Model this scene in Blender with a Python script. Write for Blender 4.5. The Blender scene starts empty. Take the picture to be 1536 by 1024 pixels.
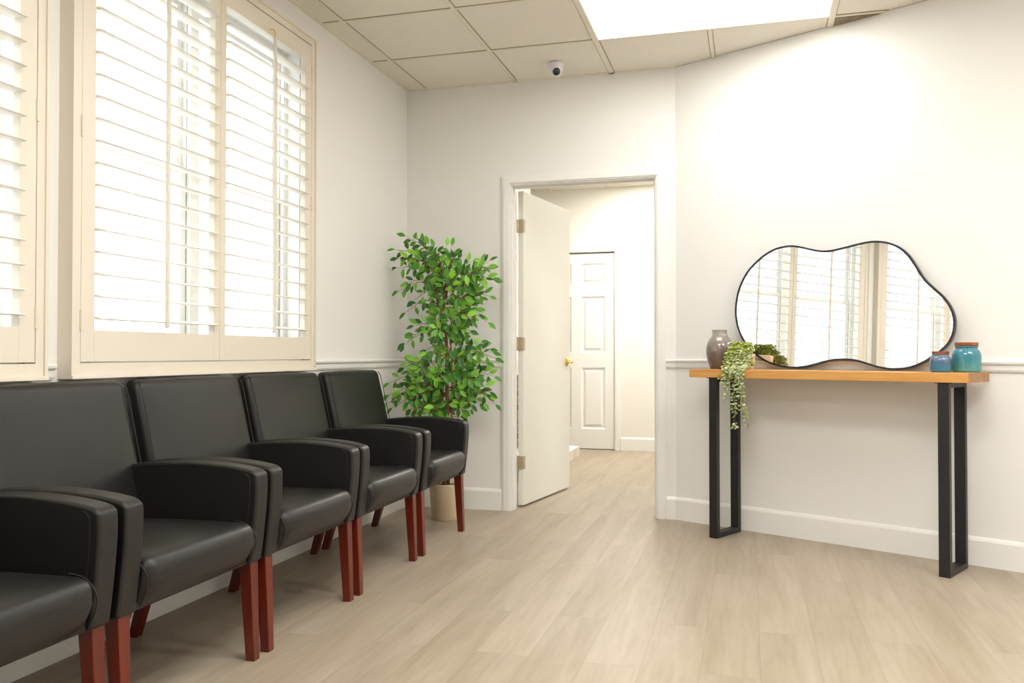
import bpy, bmesh, math, random
from mathutils import Vector, Matrix
R = math.radians
random.seed(11)
COL = bpy.context.scene.collection
H = 2.68

# ------------------------------------------------------------------ helpers
def srgb(r, g, b):
    f = lambda c: (c/255/12.92) if c/255 <= .04045 else ((c/255+.055)/1.055)**2.4
    return (f(r), f(g), f(b), 1)

def mat(name, color, rough=.5, metal=0, spec=.5, coat=0, noise=None, bump=None):
    """noise=(scale, color2, stretch xyz) mixes a second colour; bump=(scale, strength)"""
    m = bpy.data.materials.new(name); m.use_nodes = True
    nt = m.node_tree; p = nt.nodes['Principled BSDF']
    p.inputs['Base Color'].default_value = color
    p.inputs['Roughness'].default_value = rough
    p.inputs['Metallic'].default_value = metal
    p.inputs['Specular IOR Level'].default_value = spec
    p.inputs['Coat Weight'].default_value = coat
    tc = nt.nodes.new('ShaderNodeTexCoord')
    if noise:
        mp = nt.nodes.new('ShaderNodeMapping'); mp.inputs['Scale'].default_value = noise[2]
        nz = nt.nodes.new('ShaderNodeTexNoise'); nz.inputs['Scale'].default_value = noise[0]; nz.inputs['Detail'].default_value = 6
        mx = nt.nodes.new('ShaderNodeMix'); mx.data_type = 'RGBA'
        mx.inputs[6].default_value = color; mx.inputs[7].default_value = noise[1]
        nt.links.new(tc.outputs['Object'], mp.inputs['Vector']); nt.links.new(mp.outputs[0], nz.inputs['Vector'])
        rp = nt.nodes.new('ShaderNodeValToRGB'); rp.color_ramp.elements[0].position = .35; rp.color_ramp.elements[1].position = .65
        nt.links.new(nz.outputs[0], rp.inputs[0]); nt.links.new(rp.outputs[0], mx.inputs[0])
        nt.links.new(mx.outputs[2], p.inputs['Base Color'])
    if bump:
        nb = nt.nodes.new('ShaderNodeTexNoise'); nb.inputs['Scale'].default_value = bump[0]; nb.inputs['Detail'].default_value = 4
        b = nt.nodes.new('ShaderNodeBump'); b.inputs['Strength'].default_value = bump[1]; b.inputs['Distance'].default_value = .002
        nt.links.new(tc.outputs['Object'], nb.inputs['Vector'])
        nt.links.new(nb.outputs[0], b.inputs['Height']); nt.links.new(b.outputs[0], p.inputs['Normal'])
    return m

def emit(name, color, strength):
    m = bpy.data.materials.new(name); m.use_nodes = True
    nt = m.node_tree; nt.nodes.clear()
    e = nt.nodes.new('ShaderNodeEmission'); o = nt.nodes.new('ShaderNodeOutputMaterial')
    e.inputs[0].default_value = color; e.inputs[1].default_value = strength
    nt.links.new(e.outputs[0], o.inputs[0]); return m

def obj(name, bm, m, parent=None, smooth=False, bevel=None, seg=3, loc=None, rotz=None, subsurf=0):
    bmesh.ops.recalc_face_normals(bm, faces=bm.faces)
    me = bpy.data.meshes.new(name); bm.to_mesh(me); bm.free()
    o = bpy.data.objects.new(name, me); COL.objects.link(o)
    for mm in (m if isinstance(m, list) else [m]): me.materials.append(mm)
    if parent: o.parent = parent
    if loc: o.location = loc
    if rotz is not None: o.rotation_euler.z = rotz
    if smooth or bevel:
        for f in me.polygons: f.use_smooth = True
    if bevel:
        b = o.modifiers.new('b', 'BEVEL'); b.width = bevel; b.segments = seg; b.limit_method = 'ANGLE'; b.angle_limit = R(40)
        b.harden_normals = True
    if subsurf:
        s = o.modifiers.new('s', 'SUBSURF'); s.levels = s.render_levels = subsurf
    return o

def thing(name, label, cat, loc=(0, 0, 0), rotz=0, group=None):
    o = bpy.data.objects.new(name, None); COL.objects.link(o)
    o.location = loc; o.rotation_euler = (0, 0, rotz); o['label'] = label; o['category'] = cat
    o.empty_display_size = .1
    if group: o['group'] = group
    return o

def struct(o, label=None, cat=None):
    o['kind'] = 'structure'
    if label: o['label'] = label
    if cat: o['category'] = cat
    return o

def box(bm, x0, x1, y0, y1, z0, z1, M=None):
    vs = [bm.verts.new(Vector(c)) for c in ((x0,y0,z0),(x1,y0,z0),(x1,y1,z0),(x0,y1,z0),(x0,y0,z1),(x1,y0,z1),(x1,y1,z1),(x0,y1,z1))]
    for f in ((3,2,1,0),(4,5,6,7),(0,1,5,4),(1,2,6,5),(2,3,7,6),(3,0,4,7)): bm.faces.new([vs[i] for i in f])
    if M is not None:
        for v in vs: v.co = M @ v.co
    return vs

def B(*args, M=None):
    bm = bmesh.new()
    for a in args: box(bm, *a, M=M)
    return bm

def frustum(bm, c0, s0, c1, s1):
    """tapered square post from centre c0 (half sizes s0) to c1 (half sizes s1)"""
    vs = []
    for c, s in ((c0, s0), (c1, s1)):
        for dx, dy in ((-1,-1),(1,-1),(1,1),(-1,1)): vs.append(bm.verts.new((c[0]+dx*s[0], c[1]+dy*s[1], c[2])))
    for f in ((3,2,1,0),(4,5,6,7),(0,1,5,4),(1,2,6,5),(2,3,7,6),(3,0,4,7)): bm.faces.new([vs[i] for i in f])

def prism(bm, pts, d0, d1, axis):
    """extrude 2d outline pts along an axis from d0 to d1; axis 'y': pts are (x,z); 'x': (y,z); 'z': (x,y)"""
    def P(p, d): return {'y': (p[0], d, p[1]), 'x': (d, p[0], p[1]), 'z': (p[0], p[1], d)}[axis]
    a = [bm.verts.new(P(p, d0)) for p in pts]; b = [bm.verts.new(P(p, d1)) for p in pts]
    n = len(pts)
    bm.faces.new(a); bm.faces.new(b[::-1])
    for i in range(n): bm.faces.new((a[i], b[i], b[(i+1) % n], a[(i+1) % n]))

def tube(bm, pts, r, sides=8, closed=False, r1=None):
    pts = [Vector(p) for p in pts]; n = len(pts); rings = []
    prev = None
    for i, p in enumerate(pts):
        if closed: t = pts[(i+1) % n]-pts[i-1]
        else: t = pts[min(i+1, n-1)]-pts[max(i-1, 0)]
        t.normalize()
        if prev is None:
            a = Vector((0, 0, 1)) if abs(t.z) < .9 else Vector((1, 0, 0)); u = t.cross(a).normalized()
        else: u = (prev-t*prev.dot(t)).normalized()
        prev = u; v = t.cross(u)
        rr = r if r1 is None else r+(r1-r)*i/max(n-1, 1)
        rings.append([bm.verts.new(p+(u*math.cos(k*2*math.pi/sides)+v*math.sin(k*2*math.pi/sides))*rr) for k in range(sides)])
    for i in range(n if closed else n-1):
        A = rings[i]; Bq = rings[(i+1) % n]
        for k in range(sides): bm.faces.new((A[k], A[(k+1) % sides], Bq[(k+1) % sides], Bq[k]))
    if not closed: bm.faces.new(rings[0][::-1]); bm.faces.new(rings[-1])

def lathe(bm, prof, seg=48, c=(0, 0, 0)):
    rings = []
    for r, z in prof:
        if r < 1e-5: rings.append([bm.verts.new((c[0], c[1], c[2]+z))])
        else: rings.append([bm.verts.new((c[0]+r*math.cos(k*2*math.pi/seg), c[1]+r*math.sin(k*2*math.pi/seg), c[2]+z)) for k in range(seg)])
    for A, Bq in zip(rings, rings[1:]):
        for k in range(seg):
            k2 = (k+1) % seg
            if len(A) == 1 and len(Bq) == 1: continue
            if len(A) == 1: bm.faces.new((A[0], Bq[k2], Bq[k]))
            elif len(Bq) == 1: bm.faces.new((A[k], A[k2], Bq[0]))
            else: bm.faces.new((A[k], A[k2], Bq[k2], Bq[k]))

def cushion(hx, hy, hz, r, fn, n=10):
    """rounded box centred on 0 with smooth dense faces, each vertex then sent through fn"""
    bm = bmesh.new()
    def coords(h):
        e = [-h+r*(1-math.cos(R(a))) for a in (0, 22.5, 45, 67.5)]
        return e+[-h+r+(2*h-2*r)*i/n for i in range(n+1)]+[-x for x in reversed(e)]
    xs, ys, zs = coords(hx), coords(hy), coords(hz)
    cache = {}
    def V(x, y, z):
        k = (round(x, 6), round(y, 6), round(z, 6))
        if k not in cache:
            p = Vector((x, y, z)); q = Vector((max(-hx+r, min(hx-r, x)), max(-hy+r, min(hy-r, y)), max(-hz+r, min(hz-r, z))))
            d = p-q
            if d.length > 1e-9: p = q+d.normalized()*r
            cache[k] = bm.verts.new(fn(p))
        return cache[k]
    def grid(a, b, mk):
        for i in range(len(a)-1):
            for j in range(len(b)-1):
                bm.faces.new((mk(a[i], b[j]), mk(a[i+1], b[j]), mk(a[i+1], b[j+1]), mk(a[i], b[j+1])))
    for s in (-1, 1):
        grid(xs, ys, lambda a, b: V(a, b, s*hz)); grid(xs, zs, lambda a, b: V(a, s*hy, b)); grid(ys, zs, lambda a, b: V(s*hx, a, b))
    return bm

def spline(pts, n=8, closed=False):
    out = []; N = len(pts); P = [Vector(p) for p in pts]
    rng = range(N) if closed else range(N-1)
    for i in rng:
        if closed: a, b, c, d = P[i-1], P[i], P[(i+1) % N], P[(i+2) % N]
        else: a, b, c, d = P[max(i-1, 0)], P[i], P[i+1], P[min(i+2, N-1)]
        for k in range(n):
            t = k/n
            out.append(.5*((2*b)+(c-a)*t+(2*a-5*b+4*c-d)*t*t+(-a+3*b-3*c+d)*t**3))
    if not closed: out.append(P[-1])
    return out

# ------------------------------------------------------------------ materials
M_wall = mat('wall paint', (.84, .83, .80, 1), .5, spec=.4, bump=(220, .05))
M_trim = mat('white trim paint', (.86, .85, .82, 1), .35, spec=.5)
M_hall = mat('hall wall paint', (.84, .82, .76, 1), .55)
M_cream = mat('cream shutter paint', (.76, .70, .59, 1), .4)
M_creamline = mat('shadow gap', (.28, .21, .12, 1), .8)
M_slat = mat('cream louver', (.86, .82, .76, 1), .4)
M_tile = mat('acoustic tile', (.90, .865, .79, 1), .95, spec=.1, noise=(260, (.79, .75, .66, 1), (1, 1, 1)), bump=(400, .5))
M_tee = mat('ceiling tee', (.80, .76, .64, 1), .5)
M_teeedge = mat('ceiling reveal shade', (.34, .30, .20, 1), .9)  # dark strips beside the tees stand in for shade in the tile recess
M_leather = mat('black leather', (.0115, .0108, .0105, 1), .42, spec=.46, bump=(500, .12))
M_seam = mat('black seam piping', (.006, .005, .005, 1), .5)
M_wood = mat('mahogany leg', srgb(106, 32, 14), .28, coat=.15, noise=(3, srgb(80, 20, 10), (8, 8, 1)))
M_oak = mat('oak top', srgb(216, 160, 88), .4, noise=(4, srgb(200, 142, 70), (1.2, 14, 14)))
M_endgrain = mat('oak end grain', srgb(176, 130, 90), .5, noise=(30, srgb(150, 105, 66), (1, 3, 1)))
M_steel = mat('black powder coated steel', (.012, .011, .011, 1), .45)
M_frame = mat('dark mirror frame', (.012, .010, .012, 1), .35)
M_mirror = mat('mirror glass', (.93, .94, .93, 1), .0, metal=1)
M_brass = mat('brass', (.85, .55, .12, 1), .2, metal=1)
M_hinge = mat('aged nickel', (.52, .44, .32, 1), .38, metal=.8)
M_potc = mat('cream pot', srgb(222, 203, 168), .55)
M_soil = mat('dark soil', (.03, .022, .015, 1), .9)
M_bark = mat('ficus bark', srgb(150, 100, 65), .8, noise=(20, srgb(104, 70, 44), (1, 1, .4)))
M_door = mat('door paint', (.83, .82, .76, 1), .4)
M_camw = mat('white plastic', (.80, .78, .84, 1), .35)
M_camb = mat('black camera lens', (.006, .006, .008, 1), .12, coat=.6)
M_grille = mat('brown vent grille', (.34, .29, .21, 1), .6)
M_cork = mat('cork', srgb(165, 96, 50), .85, noise=(60, srgb(118, 62, 30), (1, 1, 1)))
M_panel = emit('light panel diffuser', (1, .975, .935, 1), 5.3)
M_fillpanel = emit('fill panel diffuser', (1, .975, .935, 1), 13.0)  # for the unseen panels b, c and d, added to fill the room

def attr_mat(name, rough, trans=.0):
    m = bpy.data.materials.new(name); m.use_nodes = True; nt = m.node_tree; p = nt.nodes['Principled BSDF']
    a = nt.nodes.new('ShaderNodeVertexColor'); a.layer_name = 'Col'
    nt.links.new(a.outputs[0], p.inputs['Base Color']); p.inputs['Roughness'].default_value = rough
    p.inputs['Transmission Weight'].default_value = 0
    return m
M_leaf = attr_mat('variegated leaf', .45)
M_trail = attr_mat('trailing leaf', .6)

def floor_mat():
    m = bpy.data.materials.new('light oak vinyl plank'); m.use_nodes = True; nt = m.node_tree; p = nt.nodes['Principled BSDF']
    L = nt.links.new; N = nt.nodes.new
    tc = N('ShaderNodeTexCoord')
    rot = N('ShaderNodeMapping'); rot.inputs['Rotation'].default_value = (0, 0, R(90))
    L(tc.outputs['Object'], rot.inputs[0])
    br = N('ShaderNodeTexBrick'); br.inputs['Scale'].default_value = 1; br.inputs['Brick Width'].default_value = 1.22; br.inputs['Row Height'].default_value = .18
    br.inputs['Mortar Size'].default_value = .0008; br.inputs['Mortar Smooth'].default_value = .3; br.offset = .37
    br.inputs['Color1'].default_value = (0, 0, 0, 1); br.inputs['Color2'].default_value = (1, 1, 1, 1); br.inputs['Mortar'].default_value = (.5, .5, .5, 1)
    L(rot.outputs[0], br.inputs['Vector'])
    # plank dependent offset so that grain breaks at seams
    mp = N('ShaderNodeMapping'); mp.inputs['Scale'].default_value = (1, .09, 1)
    L(tc.outputs['Object'], mp.inputs[0])
    add = N('ShaderNodeVectorMath'); add.operation = 'ADD'
    sc = N('ShaderNodeVectorMath'); sc.operation = 'SCALE'; sc.inputs['Scale'].default_value = 7
    L(br.outputs['Color'], sc.inputs[0]); L(mp.outputs[0], add.inputs[0]); L(sc.outputs[0], add.inputs[1])
    n1 = N('ShaderNodeTexNoise'); n1.inputs['Scale'].default_value = 9; n1.inputs['Detail'].default_value = 8; n1.inputs['Distortion'].default_value = .6
    n2 = N('ShaderNodeTexNoise'); n2.inputs['Scale'].default_value = 55; n2.inputs['Detail'].default_value = 5
    L(add.outputs[0], n1.inputs['Vector']); L(add.outputs[0], n2.inputs['Vector'])
    r1 = N('ShaderNodeValToRGB'); r1.color_ramp.elements[0].position = .32; r1.color_ramp.elements[1].position = .68
    r1.color_ramp.elements[0].color = (.355, .288, .207, 1); r1.color_ramp.elements[1].color = (.445, .377, .290, 1)
    L(n1.outputs[0], r1.inputs[0])
    mx = N('ShaderNodeMix'); mx.data_type = 'RGBA'; mx.blend_type = 'MULTIPLY'; mx.inputs[0].default_value = .5
    r2 = N('ShaderNodeValToRGB'); r2.color_ramp.elements[0].position = .3; r2.color_ramp.elements[1].position = .6
    r2.color_ramp.elements[0].color = (.80, .78, .75, 1); r2.color_ramp.elements[1].color = (1, 1, 1, 1)
    L(n2.outputs[0], r2.inputs[0]); L(r1.outputs[0], mx.inputs[6]); L(r2.outputs[0], mx.inputs[7])
    # per plank tone
    mt = N('ShaderNodeMix'); mt.data_type = 'RGBA'; mt.blend_type = 'MULTIPLY'; mt.inputs[0].default_value = 1
    r3 = N('ShaderNodeValToRGB'); r3.color_ramp.elements[0].color = (.94, .94, .94, 1); r3.color_ramp.elements[1].color = (1.03, 1.03, 1.03, 1)
    L(br.outputs['Color'], r3.inputs[0]); L(mx.outputs[2], mt.inputs[6]); L(r3.outputs[0], mt.inputs[7])
    ms = N('ShaderNodeMix'); ms.data_type = 'RGBA'; ms.blend_type = 'MULTIPLY'
    ms.inputs[7].default_value = (.72, .68, .62, 1); L(br.outputs['Fac'], ms.inputs[0]); L(mt.outputs[2], ms.inputs[6])
    L(ms.outputs[2], p.inputs['Base Color'])
    p.inputs['Roughness'].default_value = .42; p.inputs['Specular IOR Level'].default_value = .4
    b = N('ShaderNodeBump'); b.inputs['Strength'].default_value = .12; b.inputs['Distance'].default_value = .001
    L(n2.outputs[0], b.inputs['Height']); L(b.outputs[0], p.inputs['Normal'])
    return m
M_floor = floor_mat()

def brick_mat(name, c1, c2, mortar, sx=.2, sy=.07, ms=.006):
    m = bpy.data.materials.new(name); m.use_nodes = True; nt = m.node_tree; p = nt.nodes['Principled BSDF']
    tc = nt.nodes.new('ShaderNodeTexCoord'); sep = nt.nodes.new('ShaderNodeSeparateXYZ'); cmb = nt.nodes.new('ShaderNodeCombineXYZ')
    ad = nt.nodes.new('ShaderNodeMath'); ad.operation = 'ADD'
    nt.links.new(tc.outputs['Object'], sep.inputs[0]); nt.links.new(sep.outputs[0], ad.inputs[0]); nt.links.new(sep.outputs[1], ad.inputs[1])
    nt.links.new(ad.outputs[0], cmb.inputs[0]); nt.links.new(sep.outputs[2], cmb.inputs[1])
    br = nt.nodes.new('ShaderNodeTexBrick'); br.inputs['Scale'].default_value = 1; br.inputs['Brick Width'].default_value = sx; br.inputs['Row Height'].default_value = sy
    br.inputs['Mortar Size'].default_value = ms; br.inputs['Color1'].default_value = c1; br.inputs['Color2'].default_value = c2; br.inputs['Mortar'].default_value = mortar
    nt.links.new(cmb.outputs[0], br.inputs['Vector']); nt.links.new(br.outputs[0], p.inputs['Base Color']); p.inputs['Roughness'].default_value = .9
    return m
M_brickw = brick_mat('whitewashed brick', (.62, .50, .42, 1), (.74, .66, .60, 1), (.80, .76, .70, 1), .075, .1)
M_brickd = brick_mat('dark brick', (.05, .03, .025, 1), (.16, .10, .08, 1), (.30, .26, .23, 1), .2, .065)  # dark brick tones for the firebox

def glass_mat():
    m = bpy.data.materials.new('window glass'); m.use_nodes = True; nt = m.node_tree; nt.nodes.clear()
    t = nt.nodes.new('ShaderNodeBsdfTransparent'); g = nt.nodes.new('ShaderNodeBsdfGlossy'); g.inputs['Roughness'].default_value = .02
    mx = nt.nodes.new('ShaderNodeMixShader'); o = nt.nodes.new('ShaderNodeOutputMaterial')
    t.inputs[0].default_value = (.96, .98, .98, 1)
    mx.inputs[0].default_value = .05; nt.links.new(t.outputs[0], mx.inputs[1]); nt.links.new(g.outputs[0], mx.inputs[2]); nt.links.new(mx.outputs[0], o.inputs[0])
    return m
M_glass = glass_mat()

def glaze_mat(name, top, mid, low, z0, z1):
    """ceramic glaze whose colour runs down the pot (object height) and is streaked by noise"""
    m = bpy.data.materials.new(name); m.use_nodes = True; nt = m.node_tree; p = nt.nodes['Principled BSDF']
    L = nt.links.new
    tc = nt.nodes.new('ShaderNodeTexCoord'); sep = nt.nodes.new('ShaderNodeSeparateXYZ'); L(tc.outputs['Object'], sep.inputs[0])
    mr = nt.nodes.new('ShaderNodeMapRange'); mr.inputs[1].default_value = z0; mr.inputs[2].default_value = z1; L(sep.outputs[2], mr.inputs[0])
    mp = nt.nodes.new('ShaderNodeMapping'); mp.inputs['Scale'].default_value = (60, 60, 9); L(tc.outputs['Object'], mp.inputs[0])
    nz = nt.nodes.new('ShaderNodeTexNoise'); nz.inputs['Scale'].default_value = 1; nz.inputs['Detail'].default_value = 4; L(mp.outputs[0], nz.inputs['Vector'])
    ma = nt.nodes.new('ShaderNodeMath'); ma.operation = 'MULTIPLY_ADD'; ma.inputs[1].default_value = .5; ma.inputs[2].default_value = -.25; L(nz.outputs[0], ma.inputs[0])
    ad = nt.nodes.new('ShaderNodeMath'); L(ma.outputs[0], ad.inputs[0]); L(mr.outputs[0], ad.inputs[1])
    rp = nt.nodes.new('ShaderNodeValToRGB'); cr = rp.color_ramp; cr.elements[0].color = low; cr.elements[1].color = top
    e = cr.elements.new(.55); e.color = mid
    L(ad.outputs[0], rp.inputs[0]); L(rp.outputs[0], p.inputs['Base Color'])
    p.inputs['Roughness'].default_value = .18; p.inputs['Coat Weight'].default_value = .5; p.inputs['Coat Roughness'].default_value = .08
    return m

# ------------------------------------------------------------------ room shell
RA = R(27.3)
wdir = Vector((math.cos(RA), -math.sin(RA), 0)); win = Vector((-math.sin(RA), -math.cos(RA), 0)); wo = Vector((1.714, 0, 0))
S_END = 3.2
pe = wo+wdir*S_END            # far right end of the angled wall
YB = -7.0
HX0, HX1, HY1 = -.75, 2.6, 3.5     # hall extents

def struct_obj(name, bm, m, **k): return struct(obj(name, bm, m, **k))

struct_obj('floor', B((-.14, pe.x+.12, YB-.12, 4.1, -.1, 0)), M_floor)

# left wall with two window openings
W1 = (-2.82, -1.37); W2 = (-4.50, -3.05); WZ = (.98, 2.46)
bm = bmesh.new()
ys = [YB-.12, W2[0], W2[1], W1[0], W1[1], .12]
for i in range(5):
    a, b = ys[i], ys[i+1]
    if i in (1, 3):
        box(bm, -.14, 0, a, b, 0, WZ[0]); box(bm, -.14, 0, a, b, WZ[1], H)
    else: box(bm, -.14, 0, a, b, 0, H)
struct_obj('wall_left', bm, M_wall)

# back wall with the doorway
DX0, DX1, DZ = .697, 1.600, 2.035
bm = B((0, DX0, 0, .12, 0, H), (DX1, 1.80, 0, .12, 0, H), (DX0, DX1, 0, .12, DZ, H))
struct_obj('wall_back', bm, M_wall)
# angled right wall
WM = Matrix.Translation(wo) @ Matrix.Rotation(-RA, 4, 'Z')      # local x along the wall, local -y into the room
struct_obj('wall_right', B((0, S_END+.1, 0, .12, 0, H), M=WM), M_wall)
struct_obj('wall_side', B((pe.x, pe.x+.12, YB, pe.y, 0, H)), M_wall)
struct_obj('wall_rear', B((0, pe.x, YB-.12, YB, 0, H)), mat('darkened rear wall paint', (.55, .53, .49, 1), .6))  # unseen wall, its paint darkened to cut bounced light

# hall beyond the door
FDX0, FDX1, FDZ = .005, .815, 2.02
bm = B((HX0, FDX0, HY1, HY1+.12, 0, H), (FDX1, HX1, HY1, HY1+.12, 0, H), (FDX0, FDX1, HY1, HY1+.12, FDZ, H), (FDX0, FDX1, HY1+.08, HY1+.12, 0, FDZ))  # last box is unseen backing, added to block sky light round the door
struct_obj('wall_hall_far', bm, M_hall)
struct_obj('wall_hall_left', B((HX0-.1, HX0, .12, HY1+.12, 0, H), (HX0, -.14, .0, .12, 0, H)), M_hall)
struct_obj('wall_hall_right', B((HX1, HX1+.1, .0, HY1+.12, 0, H)), M_hall)
struct_obj('floor_hall', B((HX0-.1, -.14, .12, 4.1, -.1, 0)), M_floor)

# ceilings: lay-in tiles on a tee grid. light panels sit in their own openings
T = .6035; GX = .128; GY = -.563
lights = [(2, 0, 'a'), (2, 4, 'b'), (2, 8, 'c'), (5, 3, 'd')]    # column, row: each two tiles wide and one deep
bm = bmesh.new(); bme = bmesh.new()
import itertools
cols = range(-1, 9); rows = range(-1, 11)
lightcells = {(c+i, r) for c, r, _ in lights for i in (0, 1)}
for c in cols:
    for r in rows:
        x0, x1 = GX+c*T, GX+(c+1)*T; y1, y0 = GY-r*T, GY-(r+1)*T
        x0 = max(x0, 0); x1 = min(x1, pe.x+.12); y0 = max(y0, YB-.12); y1 = min(y1, .12)
        if x1-x0 < .02 or y1-y0 < .02 or (c, r) in lightcells: continue
        box(bm, x0, x1, y0, y1, H+.002, H+.02)
struct_obj('ceiling', bm, M_tile)
bm = bmesh.new(); be = bmesh.new()
def tee_x(x, y0, y1, w):
    box(bm, x-w, x+w, y0, y1, H-.004, H+.002); box(be, x-w-.004, x+w+.004, y0, y1, H-.0005, H+.0019)
def tee_y(y, x0, x1, w):
    box(bm, x0, x1, y-w, y+w, H-.0036, H+.002); box(be, x0, x1, y-w-.004, y+w+.004, H-.0008, H+.0019)
XR = pe.x
def wall_y(x): return 0 if x < wo.x else -(x-wo.x)*math.tan(RA)
def wall_x(y): return min(XR, wo.x+(-y)/math.tan(RA)) if y < 0 else wo.x
for c in range(0, 8):
    x = GX+c*T
    segs = [(YB, wall_y(x))]
    for lc, lr, _ in lights:
        if c == lc+1:
            new = []
            for a, b in segs:
                y1, y0 = GY-lr*T, GY-(lr+1)*T
                if a < y0 < b: new += [(a, y0), (y1, b)]
                else: new.append((a, b))
            segs = new
    for a, b in segs: tee_x(x, a, b, .015 if c in (2, 4) else .010)
for r in range(0, 11):
    y = GY-r*T
    tee_y(y, 0, wall_x(y), .009)
box(bm, 0, .022, YB, 0, H-.005, H+.002); box(bm, 0, wo.x, -.018, 0, H-.004, H+.002)
struct_obj('trim_1', bm, M_tee)
struct_obj('trim_2', be, M_teeedge)
labs = {'a': 'large glowing ceiling light panel in the grid above the doorway side of the room', 'b': 'unseen ceiling light panel added for fill, second row back from the doorway', 'c': 'unseen ceiling light panel added for fill, furthest from the doorway', 'd': 'unseen ceiling light panel added for fill, toward the right side of the room'}
for c, r, k in lights:
    x0 = GX+c*T; y1 = GY-r*T
    t = thing('ceiling_light_panel', labs[k], 'ceiling light', (x0+T, y1-T/2, H), 0, 'ceiling light panels')
    obj('diffuser', B((-T+.016, T-.016, -T/2+.014, T/2-.014, .001, .006)), M_panel if k == 'a' else M_fillpanel, t)
    e = .012
    obj('frame', B((-T, T, -T/2, -T/2+.015, -.005, .012), (-T, T, T/2-.015, T/2, -.005, .012), (-T, -T+.017, -T/2+.015, T/2-.015, -.005, .012), (T-.017, T, -T/2+.015, T/2-.015, -.005, .012)), M_tee, t)
# vent grille in the odd tile at the right
t = thing('ceiling_vent', 'brown ribbed air vent in the ceiling corner against the right wall', 'vent', (0, 0, 0))
vx0 = GX+4*T+.016; vy = GY+.012
bm = bmesh.new(); prism(bm, [(vx0, vy), (wo.x-vy/math.tan(RA), vy), (vx0, wall_y(vx0))], H-.0025, H+.0015, 'z'); obj('backing', bm, M_creamline, t)
bm = bmesh.new(); x = vx0
while True:
    y1 = wall_y(x+.003)-.002
    if y1-vy < .004: break
    box(bm, x, x+.006, vy, y1, H-.007, H-.0026); x += .012
obj('rib', bm, M_grille, t)

# hall ceiling
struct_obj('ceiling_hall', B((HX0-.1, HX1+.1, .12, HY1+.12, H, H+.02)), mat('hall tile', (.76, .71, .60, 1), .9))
bm = bmesh.new()
for x in (-.014, .134, .742, 1.345, 1.95): box(bm, x-.012, x+.012, .12, HY1, H-.004, H)
for y in (3.3, 2.7, 2.1, 1.5, .9): box(bm, HX0, HX1, y-.010, y+.010, H-.0036, H)
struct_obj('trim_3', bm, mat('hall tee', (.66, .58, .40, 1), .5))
for k, yy in enumerate((2.55,)):
    t = thing('hall_light_panel', 'glowing ceiling light panel in the hall beyond the door', 'ceiling light', (1.35, yy, H-.006))
    obj('diffuser', B((-.28, .28, -.57, .57, 0, .001)), emit('hall panel diffuser', (1, .965, .90, 1), 19.0), t)
    obj('frame', B((-.3, .3, -.59, -.57, -.004, .0055), (-.3, .3, .57, .59, -.004, .0055), (-.3, -.28, -.57, .57, -.004, .0055), (.28, .3, -.57, .57, -.004, .0055)), M_tee, t)

# ------------------------------------------------------------------ baseboards, chair rails, casings
def base_prof(h=.133): return [(0, 0), (-.015, 0), (-.015, h-.018), (-.011, h-.008), (-.006, h-.002), (0, h)]
def rail_prof(): return [(0, .893), (-.008, .893), (-.012, .902), (-.012, .922), (-.022, .930), (-.024, .938), (-.016, .944), (0, .944)]
def run(name, prof, M, s0, s1):
    """prof = (offset y, z) in a frame whose +x runs along the wall and -y points into the room"""
    bm = bmesh.new(); prism(bm, prof, s0, s1, 'x'); bmesh.ops.transform(bm, matrix=M, verts=bm.verts)
    return struct(obj(name, bm, M_trim))
ML = Matrix.Rotation(R(90), 4, 'Z')         # left wall: local x -> +y world, local -y -> +x world
run('baseboard_left', base_prof(), ML, YB, -.001)
I4 = Matrix.Identity(4)
run('baseboard_back', base_prof(), I4, .0, .640)
run('baseboard_back', base_prof(), I4, 1.657, 1.716)
run('baseboard_right', base_prof(), WM, .0, S_END)
run('trim_4', rail_prof(), ML, -1.297, -.0)
run('trim_4', rail_prof(), ML, -2.968, -2.905)
run('trim_5', rail_prof(), I4, .0, .640)
run('trim_5', rail_prof(), I4, 1.657, 1.716)
run('trim_6', rail_prof(), WM, .0, S_END)
MH = Matrix.Translation((0, HY1, 0))
run('baseboard_hall', base_prof(), MH, .875, HX1)
run('baseboard_hall', base_prof(), MH, HX0, -.06)

def casing(name, x0, x1, zt, y, wd=.056, th=.018, parent=None):
    bm = bmesh.new()
    for a, b, w2, t2 in ((0, wd, 0, th*.6), (.008, wd-.012, 0, th)):
        box(bm, x0-b, x0-a, y-t2, y, 0, zt+a); box(bm, x1+a, x1+b, y-t2, y, 0, zt+a)
        box(bm, x0-b, x1+b, y-t2, y, zt+a, zt+b)
    return struct(obj(name, bm, M_trim))
casing('trim_7', DX0, DX1, DZ, 0)
casing('trim_8', FDX0, FDX1, FDZ, HY1, wd=.055)
# jamb liner + stop
struct_obj('trim_9', B((DX0, DX0+.008, 0, .12, 0, DZ), (DX1-.008, DX1, 0, .12, 0, DZ), (DX0+.008, DX1-.008, 0, .12, DZ-.008, DZ),
    (DX0+.008, DX0+.018, .04, .07, 0, DZ-.008), (DX1-.018, DX1-.008, .04, .07, 0, DZ-.008), (DX0+.018, DX1-.018, .04, .07, DZ-.018, DZ-.008)), M_trim)

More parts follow.
